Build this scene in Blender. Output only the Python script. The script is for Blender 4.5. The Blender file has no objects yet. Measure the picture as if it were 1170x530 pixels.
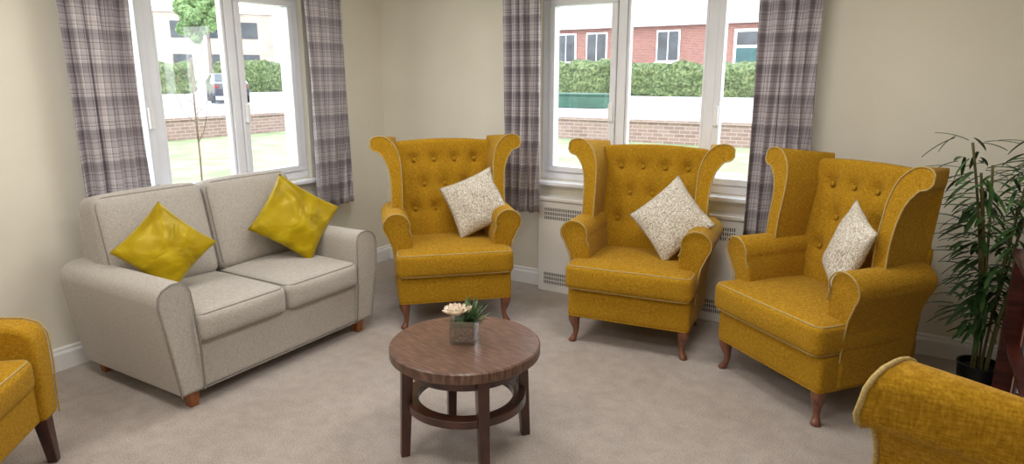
import bpy, bmesh, math, random
from mathutils import Vector, Matrix, noise
random.seed(7)
S=bpy.context.scene
COL=S.collection
def lin(c):
    return tuple(((v/255)/12.92 if v/255<=0.04045 else ((v/255+0.055)/1.055)**2.4) for v in c)+(1.0,)

# ---------------------------------------------------------------- materials
def newmat(name):
    m=bpy.data.materials.new(name); m.use_nodes=True
    nt=m.node_tree
    return m,nt,nt.nodes['Principled BSDF']
def tex(nt,kind,scale=None,vec=None,**kw):
    n=nt.nodes.new(kind)
    if scale is not None: n.inputs['Scale'].default_value=scale
    for k,v in kw.items():
        if k in n.inputs: n.inputs[k].default_value=v
        else: setattr(n,k,v)
    if vec: nt.links.new(vec,n.inputs['Vector'])
    return n
def mixc(nt,fac,a,b,blend='MIX'):
    n=nt.nodes.new('ShaderNodeMix'); n.data_type='RGBA'; n.blend_type=blend
    for s,v in ((n.inputs[0],fac),(n.inputs[6],a),(n.inputs[7],b)):
        if hasattr(v,'node'): nt.links.new(v,s)
        else: s.default_value=v
    return n.outputs[2]
def ramp(nt,fac,stops,interp='LINEAR'):
    n=nt.nodes.new('ShaderNodeValToRGB'); r=n.color_ramp; r.interpolation=interp
    while len(r.elements)<len(stops): r.elements.new(0.5)
    for e,(p,c) in zip(r.elements,stops):
        e.position=p; e.color=c
    nt.links.new(fac,n.inputs[0]); return n.outputs[0]
def math_(nt,op,a,b=None):
    n=nt.nodes.new('ShaderNodeMath'); n.operation=op
    for i,v in enumerate((a,b)):
        if v is None: continue
        if hasattr(v,'node'): nt.links.new(v,n.inputs[i])
        else: n.inputs[i].default_value=v
    return n.outputs[0]
def simple(name,c1,c2=None,scale=20,rough=.6,bump=0,bscale=None,metal=0,sheen=0,coord='Object',stretch=None,detail=4,spec=.5,coat=0):
    m,nt,b=newmat(name)
    tc=nt.nodes.new('ShaderNodeTexCoord'); v=tc.outputs[coord]
    if stretch:
        mp=nt.nodes.new('ShaderNodeMapping'); mp.inputs['Scale'].default_value=stretch
        nt.links.new(v,mp.inputs[0]); v=mp.outputs[0]
    c2=c2 or tuple(max(0,x-8) for x in c1)
    n=tex(nt,'ShaderNodeTexNoise',scale,v,Detail=detail)
    col=ramp(nt,n.outputs[0],[(.35,lin(c1)),(.65,lin(c2))])
    nt.links.new(col,b.inputs['Base Color'])
    b.inputs['Roughness'].default_value=rough; b.inputs['Metallic'].default_value=metal
    b.inputs['Sheen Weight'].default_value=sheen
    b.inputs['Specular IOR Level'].default_value=spec
    b.inputs['Coat Weight'].default_value=coat
    if bump:
        n2=tex(nt,'ShaderNodeTexNoise',bscale or scale*2,v,Detail=3)
        bp=nt.nodes.new('ShaderNodeBump'); bp.inputs['Strength'].default_value=bump; bp.inputs['Distance'].default_value=.01
        nt.links.new(n2.outputs[0],bp.inputs['Height']); nt.links.new(bp.outputs[0],b.inputs['Normal'])
    return m
def weave(name,c1,c2,c3,scale=110,bump=.25,rough=.85,sheen=.15,spec=.25):
    """slubby woven cloth: horizontal + vertical thread noise"""
    m,nt,b=newmat(name)
    tc=nt.nodes.new('ShaderNodeTexCoord'); v=tc.outputs['Object']
    outs=[]
    for st in ((1,1,.22),(.22,.22,1)):
        mp=nt.nodes.new('ShaderNodeMapping'); mp.inputs['Scale'].default_value=st
        nt.links.new(v,mp.inputs[0])
        outs.append(tex(nt,'ShaderNodeTexNoise',scale*1.6,mp.outputs[0],Detail=2).outputs[0])
    s=math_(nt,'MULTIPLY',math_(nt,'ADD',outs[0],outs[1]),.5)
    col=ramp(nt,s,[(.34,lin(c1)),(.5,lin(c2)),(.66,lin(c3))])
    big=tex(nt,'ShaderNodeTexNoise',5,v,Detail=2)
    col=mixc(nt,.10,col,ramp(nt,big.outputs[0],[(.3,lin(c1)),(.7,lin(c3))]))
    nt.links.new(col,b.inputs['Base Color'])
    b.inputs['Roughness'].default_value=rough; b.inputs['Sheen Weight'].default_value=sheen
    b.inputs['Specular IOR Level'].default_value=spec
    bp=nt.nodes.new('ShaderNodeBump'); bp.inputs['Strength'].default_value=bump; bp.inputs['Distance'].default_value=.004
    nt.links.new(s,bp.inputs['Height']); nt.links.new(bp.outputs[0],b.inputs['Normal'])
    return m
M={}
M['wall']=simple('wall_paint',(231,226,212),(227,222,207),3,rough=.75,bump=.04,bscale=60)
M['ceil']=simple('ceiling_paint',(238,237,232),(234,232,228),3,rough=.8)
M['white']=simple('white_gloss',(238,238,238),(232,232,233),5,rough=.3)
M['upvc']=simple('white_upvc',(232,234,240),(228,230,236),5,rough=.22)
M['rad']=simple('radiator_white',(232,230,227),(227,225,221),5,rough=.45)
M['dark']=simple('dark_slot',(60,58,56),(40,38,36),30,rough=.8)
M['mustard']=weave('mustard_weave',(138,100,18),(166,124,26),(190,147,46),scale=190,bump=.16,rough=.95,sheen=.05,spec=.1)
M['piping']=simple('piping_taupe',(186,162,104),(160,136,78),200,rough=.8)
M['sofa']=weave('sofa_linen',(158,151,142),(174,167,159),(188,182,175),scale=190,bump=.10)
M['sofapipe']=simple('sofa_piping',(140,134,126),(126,120,112),100,rough=.8)
M['legwood']=simple('walnut_leg',(128,80,58),(98,58,42),18,rough=.35,stretch=(3,3,.6),coat=.3)
M['sofaleg']=simple('beech_leg',(150,92,48),(124,72,36),18,rough=.4,stretch=(3,3,.6))
M['darkleg']=simple('mahogany_leg',(74,38,28),(50,24,18),18,rough=.35,stretch=(3,3,.6),coat=.3)
M['books']=simple('bookcase_mahogany',(88,40,32),(58,24,20),8,rough=.35,stretch=(1,1,6),coat=.3)
M['pot']=simple('black_pot',(26,26,27),(18,18,19),20,rough=.35)
M['soil']=simple('soil',(58,44,32),(34,26,18),60,rough=.95,bump=.6)
M['cane']=simple('bamboo_cane',(110,104,60),(80,82,44),20,rough=.5)
M['leaf']=simple('bamboo_leaf',(66,106,48),(36,70,30),14,rough=.45)
M['leaf2']=simple('bouquet_leaf',(112,140,98),(68,100,66),30,rough=.6)
M['petal']=simple('petal_cream',(250,244,230),(242,216,190),30,rough=.6)
M['heart']=simple('flower_heart',(226,150,80),(205,120,60),60,rough=.7)
M['pebble']=simple('vase_pebbles',(196,176,154),(120,96,78),90,rough=.6,bump=.6)
# carpet
m,nt,b=newmat('carpet'); tc=nt.nodes.new('ShaderNodeTexCoord'); v=tc.outputs['Object']
n1=tex(nt,'ShaderNodeTexNoise',160,v,Detail=3); n2=tex(nt,'ShaderNodeTexNoise',1.6,v,Detail=4); n3=tex(nt,'ShaderNodeTexNoise',14,v,Detail=4)
c=ramp(nt,n1.outputs[0],[(.32,lin((137,126,119))),(.5,lin((163,152,144))),(.68,lin((187,177,169)))])
c=mixc(nt,.22,c,ramp(nt,n2.outputs[0],[(.35,lin((141,129,121))),(.65,lin((190,180,172)))]))
c=mixc(nt,.14,c,ramp(nt,n3.outputs[0],[(.35,lin((124,112,106))),(.65,lin((195,185,178)))]))
nt.links.new(c,b.inputs['Base Color']); b.inputs['Roughness'].default_value=.95; b.inputs['Specular IOR Level'].default_value=.1
b.inputs['Sheen Weight'].default_value=.2
bp=nt.nodes.new('ShaderNodeBump'); bp.inputs['Strength'].default_value=.5; bp.inputs['Distance'].default_value=.008
nt.links.new(n1.outputs[0],bp.inputs['Height']); nt.links.new(bp.outputs[0],b.inputs['Normal']); M['carpet']=m
# gold velvet
m,nt,b=newmat('gold_velvet'); tc=nt.nodes.new('ShaderNodeTexCoord'); v=tc.outputs['Object']
n1=tex(nt,'ShaderNodeTexNoise',5,v,Detail=3,Roughness=.5)
n1.inputs['Distortion'].default_value=.8
c=ramp(nt,n1.outputs[0],[(.25,lin((122,98,2))),(.5,lin((160,134,6))),(.75,lin((190,166,24)))])
nt.links.new(c,b.inputs['Base Color']); b.inputs['Roughness'].default_value=.38; b.inputs['Sheen Weight'].default_value=.4; b.inputs['Specular IOR Level'].default_value=.55
b.inputs['Specular Tint'].default_value=lin((250,235,140))
b.inputs['Sheen Tint'].default_value=lin((235,215,90))
bp=nt.nodes.new('ShaderNodeBump'); bp.inputs['Strength'].default_value=.55; bp.inputs['Distance'].default_value=.045
nt.links.new(n1.outputs[0],bp.inputs['Height']); nt.links.new(bp.outputs[0],b.inputs['Normal']); M['gold']=m
# boucle pillow (fleck)
m,nt,b=newmat('fleck_weave'); tc=nt.nodes.new('ShaderNodeTexCoord'); v=tc.outputs['Object']
mp=nt.nodes.new('ShaderNodeMapping'); mp.inputs['Scale'].default_value=(1,1,.45); nt.links.new(v,mp.inputs[0])
n1=tex(nt,'ShaderNodeTexNoise',190,mp.outputs[0],Detail=2)
c=ramp(nt,n1.outputs[0],[(.34,lin((146,136,116))),(.44,lin((186,177,161))),(.54,lin((208,201,189))),(.66,lin((228,223,214)))])
nt.links.new(c,b.inputs['Base Color']); b.inputs['Roughness'].default_value=.9
bp=nt.nodes.new('ShaderNodeBump'); bp.inputs['Strength'].default_value=.4; bp.inputs['Distance'].default_value=.006
nt.links.new(n1.outputs[0],bp.inputs['Height']); nt.links.new(bp.outputs[0],b.inputs['Normal']); M['fleck']=m
# plaid curtain (UV in metres)
m,nt,b=newmat('plaid_curtain'); tc=nt.nodes.new('ShaderNodeTexCoord')
sp=nt.nodes.new('ShaderNodeSeparateXYZ'); nt.links.new(tc.outputs['UV'],sp.inputs[0])
W=lin((240,237,238)); G=lin((206,200,204)); D=lin((158,149,157)); K=lin((100,88,97)); L=lin((224,219,222)); T=lin((184,169,166))
st=[(0,G),(.10,K),(.125,G),(.20,D),(.36,K),(.385,D),(.50,L),(.56,W),(.60,K),(.62,L),(.70,T),(.74,L),(.86,W),(.90,D),(.93,G)]
def axis(o,per):
    f=math_(nt,'FRACT',math_(nt,'DIVIDE',o,per)); return ramp(nt,f,st,'CONSTANT')
ax=axis(sp.outputs[0],.15); ay=axis(sp.outputs[1],.165)
cc=mixc(nt,.5,ax,ay)
cc=mixc(nt,.38,cc,mixc(nt,.5,ax,ay,'MULTIPLY'),'MULTIPLY')
nt.links.new(cc,b.inputs['Base Color']); b.inputs['Roughness'].default_value=.85
tr=nt.nodes.new('ShaderNodeBsdfTranslucent'); nt.links.new(cc,tr.inputs[0])
mx=nt.nodes.new('ShaderNodeMixShader'); mx.inputs[0].default_value=.15
nt.links.new(b.outputs[0],mx.inputs[1]); nt.links.new(tr.outputs[0],mx.inputs[2]); nt.links.new(mx.outputs[0],nt.nodes['Material Output'].inputs[0])
M['plaid']=m
# pane glass
def thin_glass(name,fac,tint=(1,1,1,1)):
    m,nt,b=newmat(name); nt.nodes.remove(b)
    tr=nt.nodes.new('ShaderNodeBsdfTransparent'); tr.inputs[0].default_value=tint; gl=nt.nodes.new('ShaderNodeBsdfGlossy'); gl.inputs['Roughness'].default_value=.02
    mx=nt.nodes.new('ShaderNodeMixShader'); mx.inputs[0].default_value=fac
    nt.links.new(tr.outputs[0],mx.inputs[1]); nt.links.new(gl.outputs[0],mx.inputs[2]); nt.links.new(mx.outputs[0],nt.nodes['Material Output'].inputs[0]); return m
M['glass']=thin_glass('pane_glass',.05)
M['vase']=thin_glass('vase_glass',.35,(.9,.94,.94,1))
# table wood
m,nt,b=newmat('table_walnut'); tc=nt.nodes.new('ShaderNodeTexCoord'); v=tc.outputs['Object']
mp=nt.nodes.new('ShaderNodeMapping'); mp.inputs['Scale'].default_value=(.6,6,1); mp.inputs['Rotation'].default_value=(0,0,-.5); nt.links.new(v,mp.inputs[0])
wv=tex(nt,'ShaderNodeTexWave',6,mp.outputs[0],Distortion=9,Detail=4); wv.inputs['Detail Scale'].default_value=1.6
n1=tex(nt,'ShaderNodeTexNoise',20,mp.outputs[0],Detail=6)
c=mixc(nt,.5,ramp(nt,wv.outputs[0],[(.1,lin((74,50,38))),(.6,lin((98,70,55))),(.95,lin((124,92,75)))]),ramp(nt,n1.outputs[0],[(.3,lin((66,42,32))),(.7,lin((122,90,72)))]))
nt.links.new(c,b.inputs['Base Color']); b.inputs['Roughness'].default_value=.38; b.inputs['Coat Weight'].default_value=.15; b.inputs['Coat Roughness'].default_value=.25
M['table']=m
M['tabledark']=simple('table_dark_wood',(80,46,36),(54,30,24),14,rough=.32,stretch=(1,1,.3),coat=.3)
# exterior
def brick(name,c1,c2,mo,sc):
    m,nt,b=newmat(name); tc=nt.nodes.new('ShaderNodeTexCoord')
    sp=nt.nodes.new('ShaderNodeSeparateXYZ'); nt.links.new(tc.outputs['Object'],sp.inputs[0])
    cb=nt.nodes.new('ShaderNodeCombineXYZ'); nt.links.new(math_(nt,'ADD',sp.outputs[0],sp.outputs[1]),cb.inputs[0]); nt.links.new(sp.outputs[2],cb.inputs[1])
    br=nt.nodes.new('ShaderNodeTexBrick'); br.inputs['Scale'].default_value=sc; nt.links.new(cb.outputs[0],br.inputs[0])
    br.inputs['Color1'].default_value=lin(c1); br.inputs['Color2'].default_value=lin(c2); br.inputs['Mortar'].default_value=lin(mo)
    br.inputs['Mortar Size'].default_value=.015; br.inputs['Brick Width'].default_value=.45; br.inputs['Row Height'].default_value=.15
    nt.links.new(br.outputs[0],b.inputs['Base Color']); b.inputs['Roughness'].default_value=.9; return m
M['brick']=brick('red_brick',(146,92,80),(118,72,64),(160,144,134),1.6)
M['brick2']=brick('garden_brick',(140,118,108),(122,100,94),(160,146,136),1.6)
M['lawn']=simple('lawn',(108,124,84),(138,146,110),1.5,rough=.95,bump=.3,bscale=40)
M['road']=simple('pale_road',(186,186,188),(168,168,172),.6,rough=.9)
def foliage(name,a,b_,c_):
    m,nt,b=newmat(name); tc=nt.nodes.new('ShaderNodeTexCoord'); v=tc.outputs['Object']
    n1=tex(nt,'ShaderNodeTexNoise',4.5,v,Detail=8,Roughness=.8); n2=tex(nt,'ShaderNodeTexVoronoi',7,v)
    s=math_(nt,'ADD',math_(nt,'MULTIPLY',n1.outputs[0],.8),math_(nt,'MULTIPLY',n2.outputs[0],.25))
    nt.links.new(ramp(nt,s,[(.36,lin(a)),(.5,lin(b_)),(.64,lin(c_))]),b.inputs['Base Color']); b.inputs['Roughness'].default_value=.8
    bp=nt.nodes.new('ShaderNodeBump'); bp.inputs['Strength'].default_value=1; bp.inputs['Distance'].default_value=.25
    nt.links.new(s,bp.inputs['Height']); nt.links.new(bp.outputs[0],b.inputs['Normal']); return m
M['hedge']=foliage('hedge_leaves',(38,54,30),(80,102,56),(136,148,96))
M['tree']=foliage('tree_leaves',(54,84,46),(98,132,76),(150,174,110))
M['bark']=simple('bark',(110,90,70),(80,64,50),10,rough=.9)
M['slate']=simple('slate_roof',(160,160,168),(140,140,150),2,rough=.8)
M['render']=simple('render_wall',(176,162,150),(164,150,138),1,rough=.8)
M['extglass']=simple('house_glass',(60,68,74),(36,42,48),1,rough=.15)
M['teal']=simple('teal_door',(40,88,88),(30,72,74),3,rough=.4)
M['green']=simple('green_plastic',(38,86,66),(28,70,54),3,rough=.5)
M['car']=simple('car_paint',(38,42,52),(28,30,38),2,rough=.2,coat=.5)
M['tyre']=simple('tyre',(24,24,24),(16,16,16),10,rough=.8)
M['bluebook']=simple('blue_cover',(50,120,140),(40,100,120),6,rough=.5)
M['creambook']=simple('cream_cover',(210,200,170),(190,180,150),6,rough=.6)
M['redbook']=simple('red_cover',(130,40,36),(100,30,28),6,rough=.6)
m,nt,b=newmat('led_panel'); b.inputs['Emission Color'].default_value=(1,.97,.92,1); b.inputs['Emission Strength'].default_value=2; M['led']=m  # glowing face of the added ceiling fill panels

# ---------------------------------------------------------------- geometry helpers
def finish(name,me,mat,parent,smooth):
    o=bpy.data.objects.new(name,me); COL.objects.link(o)
    if mat is not None: me.materials.append(mat)
    if parent: o.parent=parent
    if smooth:
        for p in me.polygons: p.use_smooth=True
    return o
def mesh(name,vs,fs,mat,parent=None,smooth=False):
    me=bpy.data.meshes.new(name); me.from_pydata([tuple(v) for v in vs],[],fs); me.validate(); me.update()
    bm=bmesh.new(); bm.from_mesh(me); bmesh.ops.recalc_face_normals(bm,faces=bm.faces); bm.to_mesh(me); bm.free()
    return finish(name,me,mat,parent,smooth)
def empty(name,loc=(0,0,0),rz=0):
    o=bpy.data.objects.new(name,None); o.empty_display_size=.1; o.location=loc; o.rotation_euler=(0,0,rz); COL.objects.link(o); return o
def bevel(o,w=.005,seg=2):
    md=o.modifiers.new('bev','BEVEL'); md.width=w; md.segments=seg; md.limit_method='ANGLE'; md.angle_limit=math.radians(40)
    wn=o.modifiers.new('wn','WEIGHTED_NORMAL'); wn.keep_sharp=True
    for p in o.data.polygons: p.use_smooth=True
    return o
def boxes(name,lst,mat,parent=None,bev=0):
    vs=[];fs=[]
    for (x0,x1,y0,y1,z0,z1) in lst:
        b=len(vs)
        vs+=[(x0,y0,z0),(x1,y0,z0),(x1,y1,z0),(x0,y1,z0),(x0,y0,z1),(x1,y0,z1),(x1,y1,z1),(x0,y1,z1)]
        fs+=[[b+i for i in f] for f in ((0,3,2,1),(4,5,6,7),(0,1,5,4),(1,2,6,5),(2,3,7,6),(3,0,4,7))]
    o=mesh(name,vs,fs,mat,parent)
    if bev: bevel(o,bev)
    return o
def soft_box(name,size,center,r,mat,parent=None,puff=(0,0,0),rot=None,cuts=14,fn=None):
    h=Vector(size)/2
    bm=bmesh.new(); bmesh.ops.create_cube(bm,size=2)
    bmesh.ops.subdivide_edges(bm,edges=bm.edges[:],cuts=cuts,use_grid_fill=True)
    for v in bm.verts:
        u=v.co.copy()
        k=Vector([math.copysign(1-(1-min(1,abs(c)))**1.5,c) for c in u])
        q=Vector([k[i]*h[i] for i in range(3)])
        core=Vector([max(-(h[i]-r),min(h[i]-r,q[i])) for i in range(3)])
        d=q-core
        if d.length>1e-9: q=core+d.normalized()*r
        for a in range(3):
            if abs(abs(u[a])-1)<1e-5 and puff[a]:
                b_,c_=[i for i in range(3) if i!=a]
                q[a]+=math.copysign(puff[a]*(1-k[b_]**2)*(1-k[c_]**2),u[a])
        if fn: q=fn(u,k,q)
        v.co=q
    me=bpy.data.meshes.new(name); bm.to_mesh(me); bm.free()
    o=finish(name,me,mat,parent,True); o.location=center
    if rot: o.rotation_euler=rot
    return o
def tube(name,pts,r,mat,parent=None,cyclic=False,res=3,smoothc=False):
    cu=bpy.data.curves.new(name,'CURVE'); cu.dimensions='3D'; cu.bevel_depth=r; cu.bevel_resolution=res; cu.use_fill_caps=True
    sp=cu.splines.new('POLY'); sp.points.add(len(pts)-1)
    for i,p in enumerate(pts): sp.points[i].co=(*p,1)
    sp.use_cyclic_u=cyclic; sp.use_smooth=True
    o=bpy.data.objects.new(name,cu); COL.objects.link(o); cu.materials.append(mat)
    if parent: o.parent=parent
    return o
def pipe_loop(name,size,center,r,axis,sign,mat,parent,rad=.004,rot=None):
    """piping on the rounded edge loop of a soft_box"""
    h=[s/2 for s in size]; k=.29*r
    a=[i for i in range(3) if i!=axis]
    pts=[]
    hx,hy=h[a[0]]-k,h[a[1]]-k; cr=r
    for (sx,sy,a0) in ((1,1,0),(-1,1,90),(-1,-1,180),(1,-1,270)):
        for j in range(5):
            t=math.radians(a0+j*22.5)
            p=[0,0,0]; p[a[0]]=sx*(hx-cr)+cr*math.cos(t); p[a[1]]=sy*(hy-cr)+cr*math.sin(t); p[axis]=sign*(h[axis]-k)
            pts.append(p)
    o=tube(name,pts,rad,mat,parent,True); o.location=center
    if rot: o.rotation_euler=rot
    return o
def prism(name,outline,y0,y1,mat,parent=None,lay=1,bev=.012,seg=3):
    """outline: closed list of (x,z); y0,y1 functions of (x,z)"""
    n=len(outline); vs=[];fs=[]
    for l in range(lay+1):
        t=l/lay
        for (x,z) in outline:
            vs.append((x,y0(x,z)*(1-t)+y1(x,z)*t,z))
    for l in range(lay):
        for i in range(n):
            j=(i+1)%n; fs.append((l*n+i,l*n+j,(l+1)*n+j,(l+1)*n+i))
    fs.append(tuple(range(n))[::-1]); fs.append(tuple(lay*n+i for i in range(n)))
    o=mesh(name,vs,fs,mat,parent,True)
    if bev: bevel(o,bev,seg)
    return o
def ribbon(name,path,thick,y0,y1,mat,parent,lay=8,bev=.016,sub=5,x0=.32,flare=.97):
    """thick wing following (x,z) path, running in y from y0 (front) to y1 (back); the outward roll fades toward the back."""
    P=[Vector((p[0],0,p[1])) for p in path]
    R=[];TH=[]
    for i in range(len(P)-1):
        p0=P[max(0,i-1)];p1=P[i];p2=P[i+1];p3=P[min(len(P)-1,i+2)]
        for j in range(sub):
            t=j/sub
            R.append(.5*((2*p1)+(p2-p0)*t+(2*p0-5*p1+4*p2-p3)*t*t+(3*p1-p0-3*p2+p3)*t**3)); TH.append(thick[i]*(1-t)+thick[i+1]*t)
    R.append(P[-1]);TH.append(thick[-1])
    A=[];B=[]
    for i,p in enumerate(R):
        d=(R[min(i+1,len(R)-1)]-R[max(0,i-1)]).normalized(); nrm=Vector((-d.z,0,d.x))
        A.append(p+nrm*TH[i]/2);B.append(p-nrm*TH[i]/2)
    # semicircular end
    d=(R[-1]-R[-2]).normalized(); e=R[-1]; ra=(A[-1]-e); rb=(B[-1]-e)
    for an in (22,44,66):
        c_,s_=math.cos(math.radians(an)),math.sin(math.radians(an))
        A.append(e+ra*c_+d*TH[-1]*.5*s_); B.append(e+rb*c_+d*TH[-1]*.5*s_)
    n=len(A); vs=[];fs=[]
    for l in range(lay+1):
        t=l/lay
        for p in A+B:
            sg=1 if p.x>0 else -1; ax=abs(p.x); f=1-flare*t**.9+.12*t
            xx=ax if ax<x0 else x0+(ax-x0)*f
            if p.z>.7: xx-=.022*t*min(1,(p.z-.7)/.2)
            vs.append((sg*xx,y0(p.x,p.z)*(1-t)+y1(p.x,p.z)*t,p.z-(.03*t if p.z>1.0 else 0)))
    m=2*n
    for l in range(lay):
        o=l*m;q=(l+1)*m
        for i in range(n-1):
            fs.append((o+i,o+i+1,q+i+1,q+i)); fs.append((o+n+i,q+n+i,q+n+i+1,o+n+i+1))
        fs.append((o,q,q+n,o+n)); fs.append((o+n-1,o+2*n-1,q+2*n-1,q+n-1))
    for o in (0,lay*m):
        for i in range(n-1): fs.append((o+i,o+n+i,o+n+i+1,o+i+1))
    ob=mesh(name,vs,fs,mat,parent,True); bevel(ob,bev,3)
    return ob,A,B
def loft(name,rings,n,mat,parent=None,rot0=0,smooth=True,bev=0):
    """rings: (cx,cy,cz,rx,ry)"""
    vs=[];fs=[]
    for (cx,cy,cz,rx,ry) in rings:
        for i in range(n):
            a=2*math.pi*i/n+rot0; vs.append((cx+rx*math.cos(a),cy+ry*math.sin(a),cz))
    for l in range(len(rings)-1):
        for i in range(n):
            j=(i+1)%n; fs.append((l*n+i,l*n+j,(l+1)*n+j,(l+1)*n+i))
    fs.append(tuple(range(n))[::-1]); fs.append(tuple((len(rings)-1)*n+i for i in range(n)))
    o=mesh(name,vs,fs,mat,parent,smooth)
    if bev: bevel(o,bev)
    return o
Q2=math.sqrt(2)
def sqleg(name,top,bot,wt,wb,mat,parent,bev=.003):
    return loft(name,[(bot[0],bot[1],bot[2],wb/Q2,wb/Q2),(top[0],top[1],top[2],wt/Q2,wt/Q2)],4,mat,parent,math.pi/4,False,bev)

# ---------------------------------------------------------------- room shell
YB=4.12; XL=-3.70; XR=.92; YF=-1.6; CH=2.42
WB=(-2.26,-.52); WLf=(1.80,3.33); WZ=(.79,2.06)
boxes('floor',[(XL-.25,XR+.25,YF-.25,YB+.25,-.12,0)],M['carpet'])
boxes('ceiling',[(XL-.25,XR+.25,YF-.25,YB+.25,CH,CH+.12)],M['ceil'])
boxes('wall_back',[(XL-.25,WB[0],YB,YB+.25,0,CH),(WB[1],XR+.25,YB,YB+.25,0,CH),(WB[0],WB[1],YB,YB+.25,0,WZ[0]),(WB[0],WB[1],YB,YB+.25,WZ[1],CH)],M['wall'])
boxes('wall_left',[(XL-.25,XL,YF-.25,WLf[0],0,CH),(XL-.25,XL,WLf[1],YB,0,CH),(XL-.25,XL,WLf[0],WLf[1],0,WZ[0]),(XL-.25,XL,WLf[0],WLf[1],WZ[1],CH)],M['wall'])
boxes('wall_right',[(XR,XR+.25,YF-.25,YB,0,CH)],M['wall'])
boxes('wall_front',[(XL,XR,YF-.25,YF,0,CH)],M['wall'])
def skirting(name,pts_axis):
    prof=[(0,0),(.018,0),(.018,.085),(.014,.095),(.010,.10),(.010,.112),(.004,.12),(0,.12)]
    (ax,a0,a1,base,sg)=pts_axis
    vs=[];fs=[];n=len(prof)
    for a in (a0,a1):
        for (d,z) in prof:
            vs.append((a,base+sg*d,z) if ax=='x' else (base+sg*d,a,z))
    for i in range(n): fs.append((i,(i+1)%n,n+(i+1)%n,n+i))
    fs.append(tuple(range(n))); fs.append(tuple(range(n,2*n)))
    return mesh(name,vs,fs,M['white'])
skirting('baseboard_back',('x',XL,XR,YB,-1)); skirting('baseboard_left',('y',YF,YB-.018,XL,1))
skirting('baseboard_right',('y',YF,YB-.018,XR,-1)); skirting('baseboard_front',('x',XL+.018,XR-.018,YF,1))

def window(name,loc,rz,L,z0,z1,mul):
    """local x along wall 0..L, y outward"""
    w=empty(name,loc,rz); F=.055; y0,y1=.04,.11
    fr=[(0,L,y0,y1,z0,z0+F),(0,L,y0,y1,z1-F,z1),(0,F,y0,y1,z0+F,z1-F),(L-F,L,y0,y1,z0+F,z1-F)]
    xs=[0]+list(mul)+[L]
    for x in xs[1:3]: fr.append((x-.03,x+.03,y0,y1,z0+F,z1-F))
    boxes('frame',fr,M['upvc'],w,.006)
    sash=[];gl=[]
    for i in range(3):
        a=xs[i]+(F if i==0 else .03)+.002; b=xs[i+1]-(F if i==2 else .03)-.002; c=z0+F+.002; d=z1-F-.002
        s=.04 if i!=1 else .018; ya=y0-.014 if i!=1 else y0+.01; yb=y1-.01
        sash+=[(a,b,ya,yb,c,c+s),(a,b,ya,yb,d-s,d),(a,a+s,ya,yb,c+s,d-s),(b-s,b,ya,yb,c+s,d-s)]
        gl.append((a+s-.004,b-s+.004,.072,.078,c+s-.004,d-s+.004))
    boxes('sashes',sash,M['upvc'],w,.005)
    boxes('glass',gl,M['glass'],w)
    boxes('handles',[(xs[1]-.03-.038,xs[1]-.03-.012,y0-.04,y0-.014,z0+.42,z0+.54),(xs[2]+.042,xs[2]+.068,y0-.04,y0-.014,z0+.42,z0+.54)],M['white'],w,.005)
    return w
window('window_1',(WB[0],YB,0),0,WB[1]-WB[0],*WZ,(.58,1.16))
window('window_2',(XL,WLf[0],0),math.pi/2,WLf[1]-WLf[0],*WZ,(.45,.985))
boxes('trim_1',[(WB[0]-.05,WB[1]+.05,YB-.07,YB+.06,WZ[0]-.032,WZ[0]-.002)],M['upvc'],None,.008)
boxes('trim_2',[(XL-.06,XL+.05,WLf[0]-.05,WLf[1]+.05,WZ[0]-.032,WZ[0]-.002)],M['upvc'],None,.008)

# curtains
def curtain(name,a0,a1,zb,zt,place,folds,amp=.035,ph=0):
    n=folds*14; rows=24
    pl=[i/n for i in range(n+1)]
    vs=[];uv=[]
    for r in range(rows+1):
        v=r/rows; z=zb+(zt-zb)*v
        arc=0;prev=None
        gather=1-.05*math.sin(v*math.pi)
        for t in pl:
            s=(t-.5)*gather+.5
            w=2*math.pi*folds*t+ph
            d=amp*(math.sin(w)+.28*math.sin(2.3*w+1+ph*2)+.12*math.sin(.5*w+v*2.5))*(1.05-.25*v)
            x=a0+(a1-a0)*s+.010*math.sin(w*1.3+v*3)
            if prev: arc+=math.hypot(x-prev[0],d-prev[1])
            prev=(x,d)
            vs.append(place(x,d,z)); uv.append((arc,z))
    fs=[];N=n+1
    for r in range(rows):
        for i in range(n): fs.append((r*N+i,r*N+i+1,(r+1)*N+i+1,(r+1)*N+i))
    me=bpy.data.meshes.new(name); me.from_pydata(vs,[],fs); me.update()
    u=me.uv_layers.new(name='UVMap')
    for lp in me.loops: u.data[lp.index].uv=uv[lp.vertex_index]
    o=finish(name,me,M['plaid'],None,True)
    md=o.modifiers.new('sol','SOLIDIFY'); md.thickness=.003
    return o
pb=lambda x,d,z:(x,YB-.17-d,z)
plf=lambda y,d,z:(XL+.115+d,y,z)
CT=2.22
curtain('curtain',-2.45,-2.17,.58,CT,pb,4,.028)
curtain('curtain.001',-.80,-.465,.58,CT,pb,4,.032,1)
curtain('curtain.002',1.72,2.07,.70,CT,plf,4,.026,2)
curtain('curtain.003',3.24,3.60,.58,CT,plf,4,.03,.5)
for nm,wl,pts in (('curtain_rail','b',[(-2.75,YB-.155,2.24),(-.3,YB-.155,2.24)]),('curtain_rail.001','l',[(XL+.115,1.5,2.24),(XL+.115,3.9,2.24)])):
    e=empty(nm); tube('pole',pts,.012,M['white'],e)
    for k in (.04,.96):
        a=Vector(pts[0]).lerp(Vector(pts[1]),k); w=Vector((a.x,YB,a.z)) if wl=='b' else Vector((XL,a.y,a.z))
        tube('bracket',[a,w],.008,M['white'],e)

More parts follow.
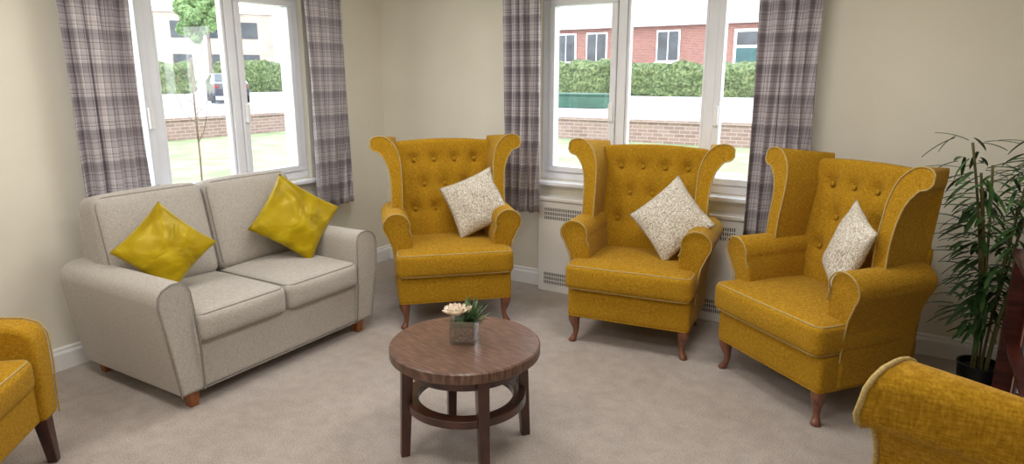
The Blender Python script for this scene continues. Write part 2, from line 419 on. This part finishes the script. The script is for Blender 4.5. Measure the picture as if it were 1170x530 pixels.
# radiator cover
rc=empty('radiator_cover',(0,0,0))
rx0,rx1,ry=-2.20,-.80,YB-.11
boxes('panel',[(rx0,rx1,ry,YB-.02,.0,.66)],M['rad'],rc,.006)
boxes('top',[(rx0-.01,rx1+.01,ry-.01,YB-.002,.66,.685)],M['rad'],rc,.005)
sl=[]
def grille(x0,x1,z0,z1):
    x=x0
    while x<x1:
        z=z0
        while z+.02<z1:
            sl.append((x,x+.006,ry-.0015,ry+.01,z,z+.022)); z+=.03
        x+=.013
for xs in ((rx0+.05,rx0+.42),(rx0+.52,rx0+.90),(rx1-.42,rx1-.05)):
    grille(xs[0],xs[1],.53,.63); grille(xs[0],xs[1],.06,.16)
boxes('slots',sl,M['dark'],rc)

# unseen ceiling panels with area lights, added as soft interior fill
for i,(x,y) in enumerate(((-2.6,.9),(-.7,.9),(-2.3,2.6),(-.7,2.6),(-1.6,-.7))):
    nm='ceiling_light' if i==0 else 'ceiling_light.%03d'%i
    e=empty(nm,(x,y,CH))
    boxes('frame',[(-.31,.31,-.31,-.29,-.02,0),(-.31,.31,.29,.31,-.02,0),(-.31,-.29,-.29,.29,-.02,0),(.29,.31,-.29,.29,-.02,0)],M['white'],e)
    boxes('diffuser',[(-.29,.29,-.29,.29,-.012,0)],M['led'],e)
    l=bpy.data.lights.new('lamp','AREA'); l.size=.56; l.energy=15; l.color=(1,.97,.93)
    lo=bpy.data.objects.new('lamp',l); lo.location=(0,0,-.03); lo.parent=e; COL.objects.link(lo)

# ---------------------------------------------------------------- wing chair
def wing_chair(name,loc,rz):
    e=empty(name,(loc[0],loc[1],0),rz)
    mu=M['mustard']; pp=M['piping']
    soft_box('seat_base',(.69,.57,.175),(0,-.05,.2475),.02,mu,e,puff=(0,.004,0))
    pipe_loop('base_welt',(.69,.57,.175),(0,-.05,.2475),.02,2,-1,mu,e,.005)
    cs=(.705,.56,.15); cc=(0,-.095,.405)
    soft_box('seat_cushion',cs,cc,.035,mu,e,puff=(.01,.012,.022),cuts=18)
    pipe_loop('cushion_piping_top',cs,cc,.035,2,1,pp,e,.0042)
    pipe_loop('cushion_piping_bottom',cs,cc,.035,2,-1,pp,e,.0042)
    bt=[]
    for (zz,xs) in ((.24,(-.2,-.067,.067,.2)),(.08,(-.135,0,.135)),(-.08,(-.2,-.067,.067,.2))):
        for x in xs: bt.append((x,zz))
    seg=[]
    for i,a in enumerate(bt):
        for b_ in bt[i+1:]:
            if .1<abs(a[1]-b_[1])<.2 and abs(a[0]-b_[0])<.08: seg.append((a,b_))
    def tuft(u,k,q):
        if u.y<-.5:
            s=0
            for (bx,bz) in bt:
                d2=(q.x-bx)**2+(q.z-bz)**2
                s+=.026*math.exp(-d2/.0009)+.010*math.exp(-d2/.005)
            best=1
            for (a,b_) in seg:
                ax,az=a; dx,dz=b_[0]-ax,b_[1]-az; L2=dx*dx+dz*dz
                t=max(0,min(1,((q.x-ax)*dx+(q.z-az)*dz)/L2)); dd=(q.x-ax-dx*t)**2+(q.z-az-dz*t)**2
                best=min(best,dd)
            s+=.006*math.exp(-best/.00022)
            q.y+=s
        if u.z>0: q.z+=.018*u.z*(1-k.x**2)
        return q
    tilt=math.radians(-7.5); BY=.212
    soft_box('backrest',(.64,.12,.72),(0,BY,.728),.03,mu,e,puff=(0,.022,0),rot=(tilt,0,0),cuts=44,fn=tuft)
    Rm=Matrix.Rotation(tilt,3,'X')
    for i,(bx,bz) in enumerate(bt):
        p=Rm@Vector((bx,-.06-.020+.030,bz))+Vector((0,BY,.728))
        soft_box('button_%d'%(i+1),(.024,.012,.024),p,.0058,mu,e,rot=(tilt,0,0),cuts=2)
    for sg in (1,-1):
        tag='left' if sg>0 else 'right'
        out=[(.250,.17),(.248,.40),(.250,.56)]
        cx,cz,r=.342,.628,.082
        for a in range(200,-50,-14): 
            t=math.radians(a); out.append((cx+r*math.cos(t),cz+r*math.sin(t)*.95))
        out+=[(.372,.50),(.356,.40),(.352,.30),(.352,.17)]
        o2=[(sg*x,z) for x,z in out]
        prism('arm_'+tag,o2,lambda x,z:-.235-.02*max(0,(z-.5))/.2,lambda x,z:.20,mu,e,4,.014)
        pts=[(sg*(cx+(x-cx)*.97),-.243-.02*max(0,(z-.5))/.2,z) for x,z in out[1:-1] if z>.41 or x>.3]
        tube('arm_piping_'+tag,pts,.004,pp,e)
        path=[(.330,.50),(.328,.64),(.324,.78),(.326,.90),(.337,.985),(.363,1.050),(.400,1.090),(.432,1.096)]
        th=[.066,.066,.066,.070,.084,.100,.100,.092]
        yf=lambda x,z:(-.065+.02*(z-.5)/.3) if z<.8 else -.045+.06*(z-.8)/.33
        yb=lambda x,z:.232+.115*(z-.5)
        ob,A,B=ribbon('wing_'+tag,[(sg*x,z) for x,z in path],th,yf,yb,mu,e)
        loop=[p for p in A if p.z>.62]+[p for p in B if p.z>.62][::-1]
        tube('wing_piping_'+tag,[(p.x,yf(p.x,p.z)-.001,p.z) for p in loop],.0040,pp,e)
        rg=[]
        ox,oy=sg*.7,-.7
        for (z,r_,of) in ((0,.019,.020),(.008,.023,.020),(.022,.019,.012),(.045,.0145,.0),(.075,.018,-.002),(.105,.026,.006),(.135,.033,.012),(.165,.034,.008),(.18,.034,.002)):
            rg.append((sg*.305+ox*of,-.29+oy*of,z,r_,r_))
        loft('front_leg_'+tag,rg,14,M['legwood'],e)
        sqleg('rear_leg_'+tag,(sg*.275,.20,.18),(sg*.285,.25,0),.045,.028,M['legwood'],e)
    soft_box('back_panel',(.66,.05,.60),(0,.232,.46),.02,mu,e,rot=(math.radians(-5),0,0),cuts=6)
    return e
C1=((-2.505,3.36),math.radians(43.2)); C2=((-1.285,3.62),math.radians(6.6)); C3=((-.285,3.40),math.radians(-38.0)); C4=((.198,1.310),math.radians(-118))
wing_chair('wing_armchair',*C1); wing_chair('wing_armchair.001',*C2); wing_chair('wing_armchair.002',*C3); wing_chair('wing_armchair.003',*C4)

# ---------------------------------------------------------------- throw pillows
def pillow(name,world,yaw,tilt,roll,a,T,mat,seed=0):
    n=26; vs=[];fs=[];idx={}
    for s in (1,-1):
        for i in range(n+1):
            for j in range(n+1):
                u=-1+2*i/n; v=-1+2*j/n
                edge=i in(0,n) or j in (0,n)
                if edge and s==-1: idx[(s,i,j)]=idx[(1,i,j)]; continue
                x=a*u*(1-.075*(1-v*v)); z=a*v*(1-.075*(1-u*u))
                t=T*((1-u*u)**.55)*((1-v*v)**.55)
                w=noise.noise(Vector((u*2.2+seed,v*2.2,s*3.0)))*.012*min(1,t/T*2)
                idx[(s,i,j)]=len(vs); vs.append((x,-s*t-s*w,z))
    for s in (1,-1):
        for i in range(n):
            for j in range(n):
                f=[idx[(s,i,j)],idx[(s,i+1,j)],idx[(s,i+1,j+1)],idx[(s,i,j+1)]]
                fs.append(f if s==1 else f[::-1])
    o=mesh(name,vs,fs,mat,None,True)
    o.matrix_world=Matrix.Translation(world)@Matrix.Rotation(yaw,4,'Z')@Matrix.Rotation(-tilt,4,'X')@Matrix.Rotation(roll,4,'Y')
    return o
def on_chair(C,x,y,z):
    (lx,ly),a=C; return Vector((lx+x*math.cos(a)-y*math.sin(a),ly+x*math.sin(a)+y*math.cos(a),z))
rad=math.radians
pillow('throw_pillow',on_chair(C1,.172,-.035,.712),C1[1]+rad(-14),rad(18),rad(-24),.182,.06,M['fleck'],1)
pillow('throw_pillow.001',on_chair(C2,.165,-.055,.715),C2[1]+rad(-10),rad(18),rad(45),.182,.06,M['fleck'],2)
pillow('throw_pillow.002',on_chair(C3,.125,-.02,.73),C3[1]+rad(-30),rad(16),rad(14),.185,.058,M['fleck'],3)
pillow('velvet_pillow',Vector((-3.09,1.815,.685)),rad(90-25),rad(26),rad(46),.168,.06,M['gold'],4)
pillow('velvet_pillow.001',Vector((-3.07,2.61,.69)),rad(90-22),rad(26),rad(38),.20,.065,M['gold'],5)

# ---------------------------------------------------------------- sofa (front toward local -Y)
so=empty('two_seat_sofa',(-3.12,2.20,0),math.pi/2)
sm=M['sofa']; sp_=M['sofapipe']
soft_box('base',(1.16,.78,.25),(0,-.01,.195),.02,sm,so)
tube('base_welt',[(-.54,-.402,.075),(.54,-.402,.075)],.004,sp_,so)
soft_box('back_frame',(1.12,.12,.70),(0,.345,.45),.04,sm,so,rot=(rad(-4),0,0))
for sg in (-1,1):
    tg='left' if sg<0 else 'right'
    out=[(.495,.075),(.505,.30),(.518,.50),(.522,.56),(.535,.597),(.565,.615),(.61,.615),(.655,.600),(.682,.570),(.688,.53),(.670,.38),(.645,.22),(.620,.075)]
    o2=[(sg*x,z) for x,z in out]
    fy=lambda x,z:-.435+.02*abs(z-.35)/.3
    prism('arm_'+tg,o2,fy,lambda x,z:.40,sm,so,6,.02,4)
    tube('arm_welt_'+tg,[(sg*(x-.59)*.95+sg*.59,fy(x,z)-.0005,z) for x,z in out],.0035,sp_,so)
    s=(.52,.66,.15); c=(sg*.2615,-.105,.375)
    soft_box('seat_cushion_'+tg,s,c,.04,sm,so,puff=(.002,.012,.02))
    pipe_loop('seat_piping_t_'+tg,s,c,.04,2,1,sp_,so,.0035); pipe_loop('seat_piping_b_'+tg,s,c,.04,2,-1,sp_,so,.0035)
    s=(.585,.18,.51); c=(sg*.295,.225,.68); r=(rad(-12),0,0)
    soft_box('back_cushion_'+tg,s,c,.05,sm,so,puff=(0,.03,.012),rot=r)
    pipe_loop('back_piping_'+tg,s,c,.05,1,-1,sp_,so,.0035,rot=r)
    for (yy,n_) in ((-.37,'front'),(.36,'rear')):
        sqleg('foot_%s_%s'%(n_,tg),(sg*.545,yy,.09),(sg*.545,yy,0),.055,.042,M['sofaleg'],so)

# ---------------------------------------------------------------- low armchair at left foreground
ac=empty('low_armchair',(-2.82,.66,0),rad(133))
mu=M['mustard']
soft_box('seat_base',(.62,.60,.17),(0,0,.27),.02,mu,ac)
s=(.50,.58,.13);c=(0,-.03,.405); soft_box('seat_cushion',s,c,.035,mu,ac,puff=(0,.01,.018)); pipe_loop('seat_piping',s,c,.035,2,1,M['piping'],ac)
soft_box('backrest',(.60,.13,.62),(0,.29,.65),.05,mu,ac,puff=(0,.02,0),rot=(rad(-9),0,0))
for sg in (-1,1):
    tg='left' if sg<0 else 'right'
    prof=[(-.325,.19),(-.33,.40),(-.325,.52),(-.30,.565),(-.25,.585),(-.05,.60),(.15,.62),(.32,.64),(.34,.55),(.33,.19)]
    vs=[];fs=[];n=len(prof)
    for x0,fl in ((.25,0),(.355,1)):
        for (y,z) in prof: vs.append((sg*(x0+fl*.02*max(0,z-.3)/.3),y,z))
    for i in range(n): fs.append((i,(i+1)%n,n+(i+1)%n,n+i))
    fs.append(tuple(range(n)));fs.append(tuple(range(n,2*n)))
    o=mesh('arm_'+tg,vs,fs,mu,ac,True); bevel(o,.022,4)
    tube('arm_piping_'+tg,[(sg*(.345+.02*max(0,z-.3)/.3),y-.004,z+.001) for y,z in prof[:-2]],.004,M['piping'],ac)
    sqleg('front_leg_'+tg,(sg*.29,-.29,.20),(sg*.295,-.305,0),.052,.034,M['darkleg'],ac)
    sqleg('rear_leg_'+tg,(sg*.27,.28,.20),(sg*.275,.33,0),.05,.03,M['darkleg'],ac)

# ---------------------------------------------------------------- coffee table
tb=empty('coffee_table',(-1.454,2.043,0),0)
R=.304
loft('top',[(0,0,.412,R-.008,R-.008),(0,0,.418,R,R),(0,0,.453,R,R),(0,0,.459,R-.006,R-.006)],72,M['table'],tb,smooth=False)
def ring(name,ro,ri,z0,z1,mat,parent):
    n=64;vs=[];fs=[]
    for i in range(n):
        a=2*math.pi*i/n; c_,s_=math.cos(a),math.sin(a)
        vs+=[(ro*c_,ro*s_,z0),(ro*c_,ro*s_,z1),(ri*c_,ri*s_,z1),(ri*c_,ri*s_,z0)]
    for i in range(n):
        j=(i+1)%n
        for k in range(4): fs.append((4*i+k,4*j+k,4*j+(k+1)%4,4*i+(k+1)%4))
    o=mesh(name,vs,fs,mat,parent); bevel(o,.003); return o
ring('apron',.235,.212,.355,.413,M['tabledark'],tb)
ring('stretcher_ring',.247,.195,.205,.238,M['tabledark'],tb)
for i,a in enumerate((50,140,230,320)):
    t=rad(a)
    o=sqleg('leg_%d'%(i+1),(0,0,.414),(.022,0,0),.048,.036,M['tabledark'],tb)
    o.location=(.238*math.cos(t),.238*math.sin(t),0); o.rotation_euler=(0,0,t)

# vase with flowers
vs_=empty('flower_vase',(-1.462,2.05,.459),rad(25))
loft('cube_vase',[(0,0,0,.050*Q2,.050*Q2),(0,0,.098,.052*Q2,.052*Q2),(0,0,.098,.048*Q2,.048*Q2),(0,0,.008,.047*Q2,.047*Q2)],4,M['vase'],vs_,math.pi/4,False)
boxes('pebbles',[(-.044,.044,-.044,.044,.010,.070)],M['pebble'],vs_,.004)
boxes('moss',[(-.043,.043,-.043,.043,.070,.090)],M['leaf2'],vs_,.004)
def petal_mesh(vs,fs,base,dirv,length,width,cup,up):
    b=len(vs); side=dirv.cross(up).normalized(); nn=6
    for i in range(nn+1):
        t=i/nn; w=width*math.sin(math.pi*(.12+.83*t))**.7 if t<1 else .001
        p=base+dirv*length*t+up*cup*(t*t)
        for k,s in enumerate((-1,0,1)):
            vs.append(p+side*w*s*.5+up*(abs(s)*width*.15))
    for i in range(nn):
        for k in range(2):
            a=b+i*3+k; fs.append((a,a+1,a+4,a+3))
vs=[];fs=[]
def flower(c,R_,layers):
    for l in range(layers):
        n=7; f=1-l/layers*.75
        for i in range(n):
            a=2*math.pi*(i+.5*l)/n; up=Vector((0,0,1)); el=rad(10+l*70/layers)
            d=Vector((math.cos(a)*math.cos(el),math.sin(a)*math.cos(el),math.sin(el)))
            u2=(up-d*d.dot(up)).normalized()
            petal_mesh(vs,fs,c,d,R_*(.55+.45*f),R_*.75*f,R_*.25,u2)
flower(Vector((-.032,-.018,.112)),.058,5); flower(Vector((.005,.03,.108)),.044,4); flower(Vector((-.05,.035,.108)),.040,4)
o=mesh('petals',vs,fs,M['petal'],vs_,True)
soft_box('flower_heart',(.02,.02,.02),(-.032,-.018,.138),.0098,M['heart'],vs_,cuts=3)
vs=[];fs=[]
for i in range(60):
    a=random.uniform(-1.4,2.0); el=random.uniform(.1,1.2)
    d=Vector((math.cos(a)*math.cos(el),math.sin(a)*math.cos(el),math.sin(el))); u2=(Vector((0,0,1))-d*d.z).normalized()
    petal_mesh(vs,fs,Vector((.018,.0,.085))+Vector((random.uniform(-.02,.02),random.uniform(-.02,.02),0)),d,random.uniform(.05,.105),.012,.01,u2)
mesh('foliage',vs,fs,M['leaf2'],vs_,True)

# ---------------------------------------------------------------- bamboo plant
pl=empty('potted_bamboo',(.40,3.64,0))
loft('pot',[(0,0,0,.072,.072),(0,0,.01,.078,.078),(0,0,.165,.094,.094),(0,0,.18,.098,.098),(0,0,.18,.088,.088),(0,0,.14,.086,.086)],28,M['pot'],pl,bev=.002)
loft('soil',[(0,0,.13,.085,.085),(0,0,.15,.085,.085)],24,M['soil'],pl)
vs=[];fs=[]; rnd=random.Random(11)
for i in range(9):
    a=rnd.uniform(0,6.28); r0=rnd.uniform(.0,.05); H=rnd.uniform(.80,1.10); lean=rnd.uniform(.06,.24)
    a2=a+rnd.uniform(-.5,.5)
    pts=[]
    for k in range(13):
        t=k/12
        x=r0*math.cos(a)+lean*math.cos(a2)*t**1.7; y=(r0*math.sin(a)+lean*math.sin(a2)*t**1.7)*.8
        pts.append(Vector((x,y,.14+H*t-.06*lean*t*t)))
    tube('cane_%d'%(i+1),pts,.0055,M['cane'],pl)
    for k in range(3,13):
        for q in range(rnd.randint(4,7)):
            b0=pts[k]; az=rnd.uniform(0,6.28); tw=Vector((math.cos(az),math.sin(az),rnd.uniform(-.1,.6))).normalized()
            tip=b0+tw*rnd.uniform(.02,.12)
            d=Vector((math.cos(az+rnd.uniform(-.6,.6)),math.sin(az+rnd.uniform(-.6,.6)),rnd.uniform(-.7,.35))).normalized()
            Lf=rnd.uniform(.09,.16)
            end=tip+d*Lf
            wx,wy=pl.location.x+end.x,pl.location.y+end.y
            if wx>XR-.03 or wy>YB-.03: continue
            if wy<3.52 and end.z<.85 and wx>.38: continue
            if wx<.14 and wy<3.62: continue
            u2=(Vector((0,0,1))-d*d.z).normalized()
            petal_mesh(vs,fs,tip,d,Lf,rnd.uniform(.016,.025),-.035,u2)
mesh('leaves',vs,fs,M['leaf'],pl,True)

# ---------------------------------------------------------------- bookcase (front faces -X)
bk=empty('bookcase',(.435,2.28,0))
BD,BL,BH=.44,1.20,.78
boxes('carcass',[(0,BD,0,.025,0,BH-.025),(0,BD,BL-.025,BL,0,BH-.025),(-.012,BD,-.012,BL+.012,BH-.025,BH),(BD-.012,BD,.025,BL-.025,0,BH-.025),
 (.01,BD-.012,.025,BL-.025,.36,.385),(.01,BD-.012,.025,BL-.025,.06,.085),(0,BD-.012,BL/2-.012,BL/2+.012,.085,.36),(.02,BD-.012,.025,BL-.025,0,.06)],M['books'],bk,.003)
bb={'bluebook':[],'creambook':[],'redbook':[]}
for z in (.085,.385):
    y=.05
    while y<BL-.08:
        w=rnd.uniform(.02,.045); h=rnd.uniform(.17,.24); k=rnd.choice(list(bb))
        if not (BL/2-.06<y<BL/2+.02): bb[k].append((.06,.24+rnd.uniform(0,.04),y,y+w-.002,z,z+h))
        y+=w+(.0 if rnd.random()<.85 else .06)
for k,l in bb.items(): boxes('books_'+k,l,M[k],bk,.002)

# ---------------------------------------------------------------- exterior
def gz(x,y):
    d=max(-x,y); return -.16+max(0,min(d,60)-17.2)*.027
def ground(name,xs,ys,mat,skip):
    vs=[(x,y,gz(x,y)) for y in ys for x in xs]; fs=[];n=len(xs)
    for j in range(len(ys)-1):
        for i in range(n-1):
            cx=(xs[i]+xs[i+1])/2; cy=(ys[j]+ys[j+1])/2
            if skip(cx,cy): continue
            fs.append((j*n+i,j*n+i+1,(j+1)*n+i+1,(j+1)*n+i))
    o=mesh(name,vs,fs,mat); return o
xs=[-120,-90,-60,-50,-40,-32,-25,-17.2,-12,-8,-5,-4.0,1.2,5,12,20,40]; ys=[-30,-10,-1.85-.1,0,2,4.4,6,10,14,17.2,25,32,40,50,60,90,120]
inside=lambda x,y:(-4<x<1.2 and -1.95<y<4.4)
ground('lawn_ground',xs,ys,M['lawn'],lambda x,y:inside(x,y) or max(-x,y)>17.2)
ground('road_ground',xs,ys,M['road'],lambda x,y:max(-x,y)<17.2)
boxes('garden_wall',[(-17,18,16.6,16.85,-.17,.36),(-17.25,-17,-15,16.85,-.17,.36),(-17.3,18,16.55,16.9,.36,.42),(-17.3,-16.95,-15,16.55,.36,.42)],M['brick2'])
def hedge(name,x0,x1,y0,y1,h):
    sz=(x1-x0,y1-y0,h); z0=gz((x0+x1)/2,(y0+y1)/2)
    def f(u,k,q):
        nn=noise.noise_vector(q*.9+Vector((x0,y0,0)))*.3+noise.noise_vector(q*3.7)*.16
        return q+nn
    o=soft_box(name,sz,((x0+x1)/2,(y0+y1)/2,z0+h/2-.2),.4,M['hedge'],cuts=60,fn=f); return o
hedge('hedge',-30,-16.2,38,40,2.2); hedge('hedge.001',-15.6,-6,38,40,2.0); hedge('hedge.002',-42,-40,8,27,2.0); hedge('hedge.003',-42,-40,29.5,44,2.2)
# brick house
hs=empty('brick_house',(0,50,.5))
boxes('walls',[(-42,6,0,8,0,4.9)],M['brick'],hs)
mesh('roof',[(-43,-.6,4.8),(7,-.6,4.8),(7,4,8.3),(-43,4,8.3),(-43,8.6,4.8),(7,8.6,4.8)],[(0,1,2,3),(3,2,5,4),(0,3,4),(1,5,2)],M['slate'],hs)
fr=[];gg=[]
for x in (-37,-30.5,-25,-22.3,-16.5,-4.5,1):
    fr+=[(x-.9,x+.9,-.1,.02,2.1,4.4)]; gg+=[(x-.78,x-.05,-.14,-.08,2.22,4.28),(x+.05,x+.78,-.14,-.08,2.22,4.28)]
    fr+=[(x-1.0,x+1.0,-.16,.02,1.95,2.1)]
fr+=[(-11.7,-9.8,-.1,.02,0,4.3),(-42,6,-.5,-.05,4.7,4.9)]; 
for x in (-26,-21,-15):
    fr+=[(x-1.3,x+1.3,-.1,.02,.5,1.7)]; gg+=[(x-1.2,x-.05,-.14,-.08,.6,1.6),(x+.05,x+1.2,-.14,-.08,.6,1.6)]
boxes('window_frames',fr,M['white'],hs); boxes('panes',gg+[(-11.5,-10,-.14,-.08,3.2,4.1)],M['extglass'],hs); boxes('door',[(-11.5,-10,-.14,-.08,.0,3.0)],M['teal'],hs)
wh=empty('rendered_building',(-62,36,.9),rad(55))
boxes('walls',[(-8,12,0,8,0,6.5)],M['render'],wh); boxes('windows',[(-6+3*i,-4.4+3*i,-.05,.02,z,z+1.5) for i in range(6) for z in (1.2,4.2)],M['extglass'],wh)
boxes('cornice',[(-8.2,12.2,-.2,8.2,6.5,6.8)],M['white'],wh)
def tree(name,x,y,th,cr,n,seed):
    e=empty(name,(x,y,gz(x,y))); r=random.Random(seed)
    loft('trunk',[(0,0,0,.28*cr/3,.28*cr/3),(0,0,th*.5,.18*cr/3,.18*cr/3),(.1,0,th,.12*cr/3,.12*cr/3)],10,M['bark'],e)
    bm=bmesh.new()
    for i in range(n):
        p=Vector((r.uniform(-1,1),r.uniform(-1,1),r.uniform(-.8,.9)))
        if p.length>1: p.normalize()
        p=p*cr*.8; rr=r.uniform(.14,.30)*cr
        g=bmesh.ops.create_icosphere(bm,subdivisions=4,radius=rr,matrix=Matrix.Translation(p+Vector((0,0,th))))
        for v in g['verts']: v.co+=noise.noise_vector(v.co*1.3)*rr*.35+noise.noise_vector(v.co*5)*.16
    me=bpy.data.meshes.new('crown'); bm.to_mesh(me); bm.free(); finish('crown',me,M['tree'],e,False)
tree('tree',-43.6,30.6,5.0,2.2,36,1); tree('tree.001',-54,24,5.5,3.2,28,2); tree('tree.002',-50,47,4,2.6,20,5)
sa=empty('sapling',(-8.3,5.5,-.16))
tube('trunk',[(0,0,0),(.03,0,.6),(.0,.02,1.3),(.06,0,1.9)],.012,M['bark'],sa)
for i in range(9):
    a=i*2.4; z=.8+i*.12; tube('branch_%d'%i,[(.02,.01,z),(.02+.16*math.cos(a),.16*math.sin(a),z+.16),(.02+.26*math.cos(a),.26*math.sin(a),z+.4)],.005,M['bark'],sa)
car=empty('car',(-31.2,22.7,gz(-31.2,22.7)),math.atan2(22,-31.5)+rad(4))
side=[(-2.05,.35),(-2.1,.75),(-1.95,.98),(-1.35,1.05),(-.75,1.45),(.75,1.48),(1.55,1.08),(2.0,.95),(2.08,.6),(2.05,.3)]
vs=[];fs=[];n=len(side)
for yy in (-.86,.86):
    for (x,z) in side: vs.append((x,yy*(.82 if z>1.2 else 1),z))
for i in range(n): fs.append((i,(i+1)%n,n+(i+1)%n,n+i))
fs.append(tuple(range(n)));fs.append(tuple(range(n,2*n)))
o=mesh('body',vs,fs,M['car'],car,True); bevel(o,.08,3)
mesh('rear_window',[(-1.37,-.66,1.08),(-1.37,.66,1.08),(-.83,.6,1.42),(-.83,-.6,1.42)],[(0,1,2,3)],M['extglass'],car)
for i,(x,y) in enumerate(((-1.3,-.8),(-1.3,.8),(1.3,-.8),(1.3,.8))):
    w=loft('wheel_%d'%(i+1),[(0,0,-.1,.31,.31),(0,0,.1,.31,.31)],24,M['tyre'],car); w.location=(x,y,.31); w.rotation_euler=(math.pi/2,0,0)
boxes('tail_lights',[(-2.12,-2.02,-.8,-.55,.75,.9),(-2.12,-2.02,.55,.8,.75,.9)],M['redbook'],car)
def gplanter(name,x,y,rz):
    e=empty(name,(x,y,gz(x,y)),rz)
    boxes('tub',[(-1.3,1.3,-.4,.4,0,.55)],M['green'],e,.03); boxes('rim',[(-1.36,1.36,-.46,.46,.55,.65)],M['green'],e,.02)
    return e
gplanter('planter_trough',-13.2,28.0,0); gplanter('planter_trough.001',-26.0,24.6,rad(60))
# ---------------------------------------------------------------- world
w=bpy.data.worlds.new('overcast'); S.world=w; w.use_nodes=True; nt=w.node_tree; bg=nt.nodes['Background']
tc=nt.nodes.new('ShaderNodeTexCoord'); sx=nt.nodes.new('ShaderNodeSeparateXYZ'); nt.links.new(tc.outputs['Generated'],sx.inputs[0])
c=ramp(nt,sx.outputs[2],[(0,(.95,.97,1,1)),(.5,(.84,.91,1,1)),(1,(.78,.87,1,1))])
nt.links.new(c,bg.inputs[0]); bg.inputs[1].default_value=5.6
def portal(loc,rot,sx_,sy_):
    l=bpy.data.lights.new('window_portal','AREA'); l.shape='RECTANGLE'; l.size=sx_; l.size_y=sy_; l.cycles.is_portal=True
    o=bpy.data.objects.new('window_portal',l); o.location=loc; o.rotation_euler=rot; COL.objects.link(o)
portal(((WB[0]+WB[1])/2,YB+.2,(WZ[0]+WZ[1])/2),(rad(-90),0,0),1.7,1.25)
portal((XL-.2,(WLf[0]+WLf[1])/2,(WZ[0]+WZ[1])/2),(rad(90),0,rad(-90)),1.6,1.25)

# ---------------------------------------------------------------- camera
cd=bpy.data.cameras.new('camera'); cd.sensor_width=36; cd.lens=755/1170*36; cd.clip_start=.05; cd.clip_end=500
co=bpy.data.objects.new('camera',cd); co.location=(0,0,1.5); co.rotation_euler=(rad(90-13.2),0,rad(31.1)); COL.objects.link(co); S.camera=co
S.view_settings.view_transform='Standard'
S.view_settings.exposure=.05
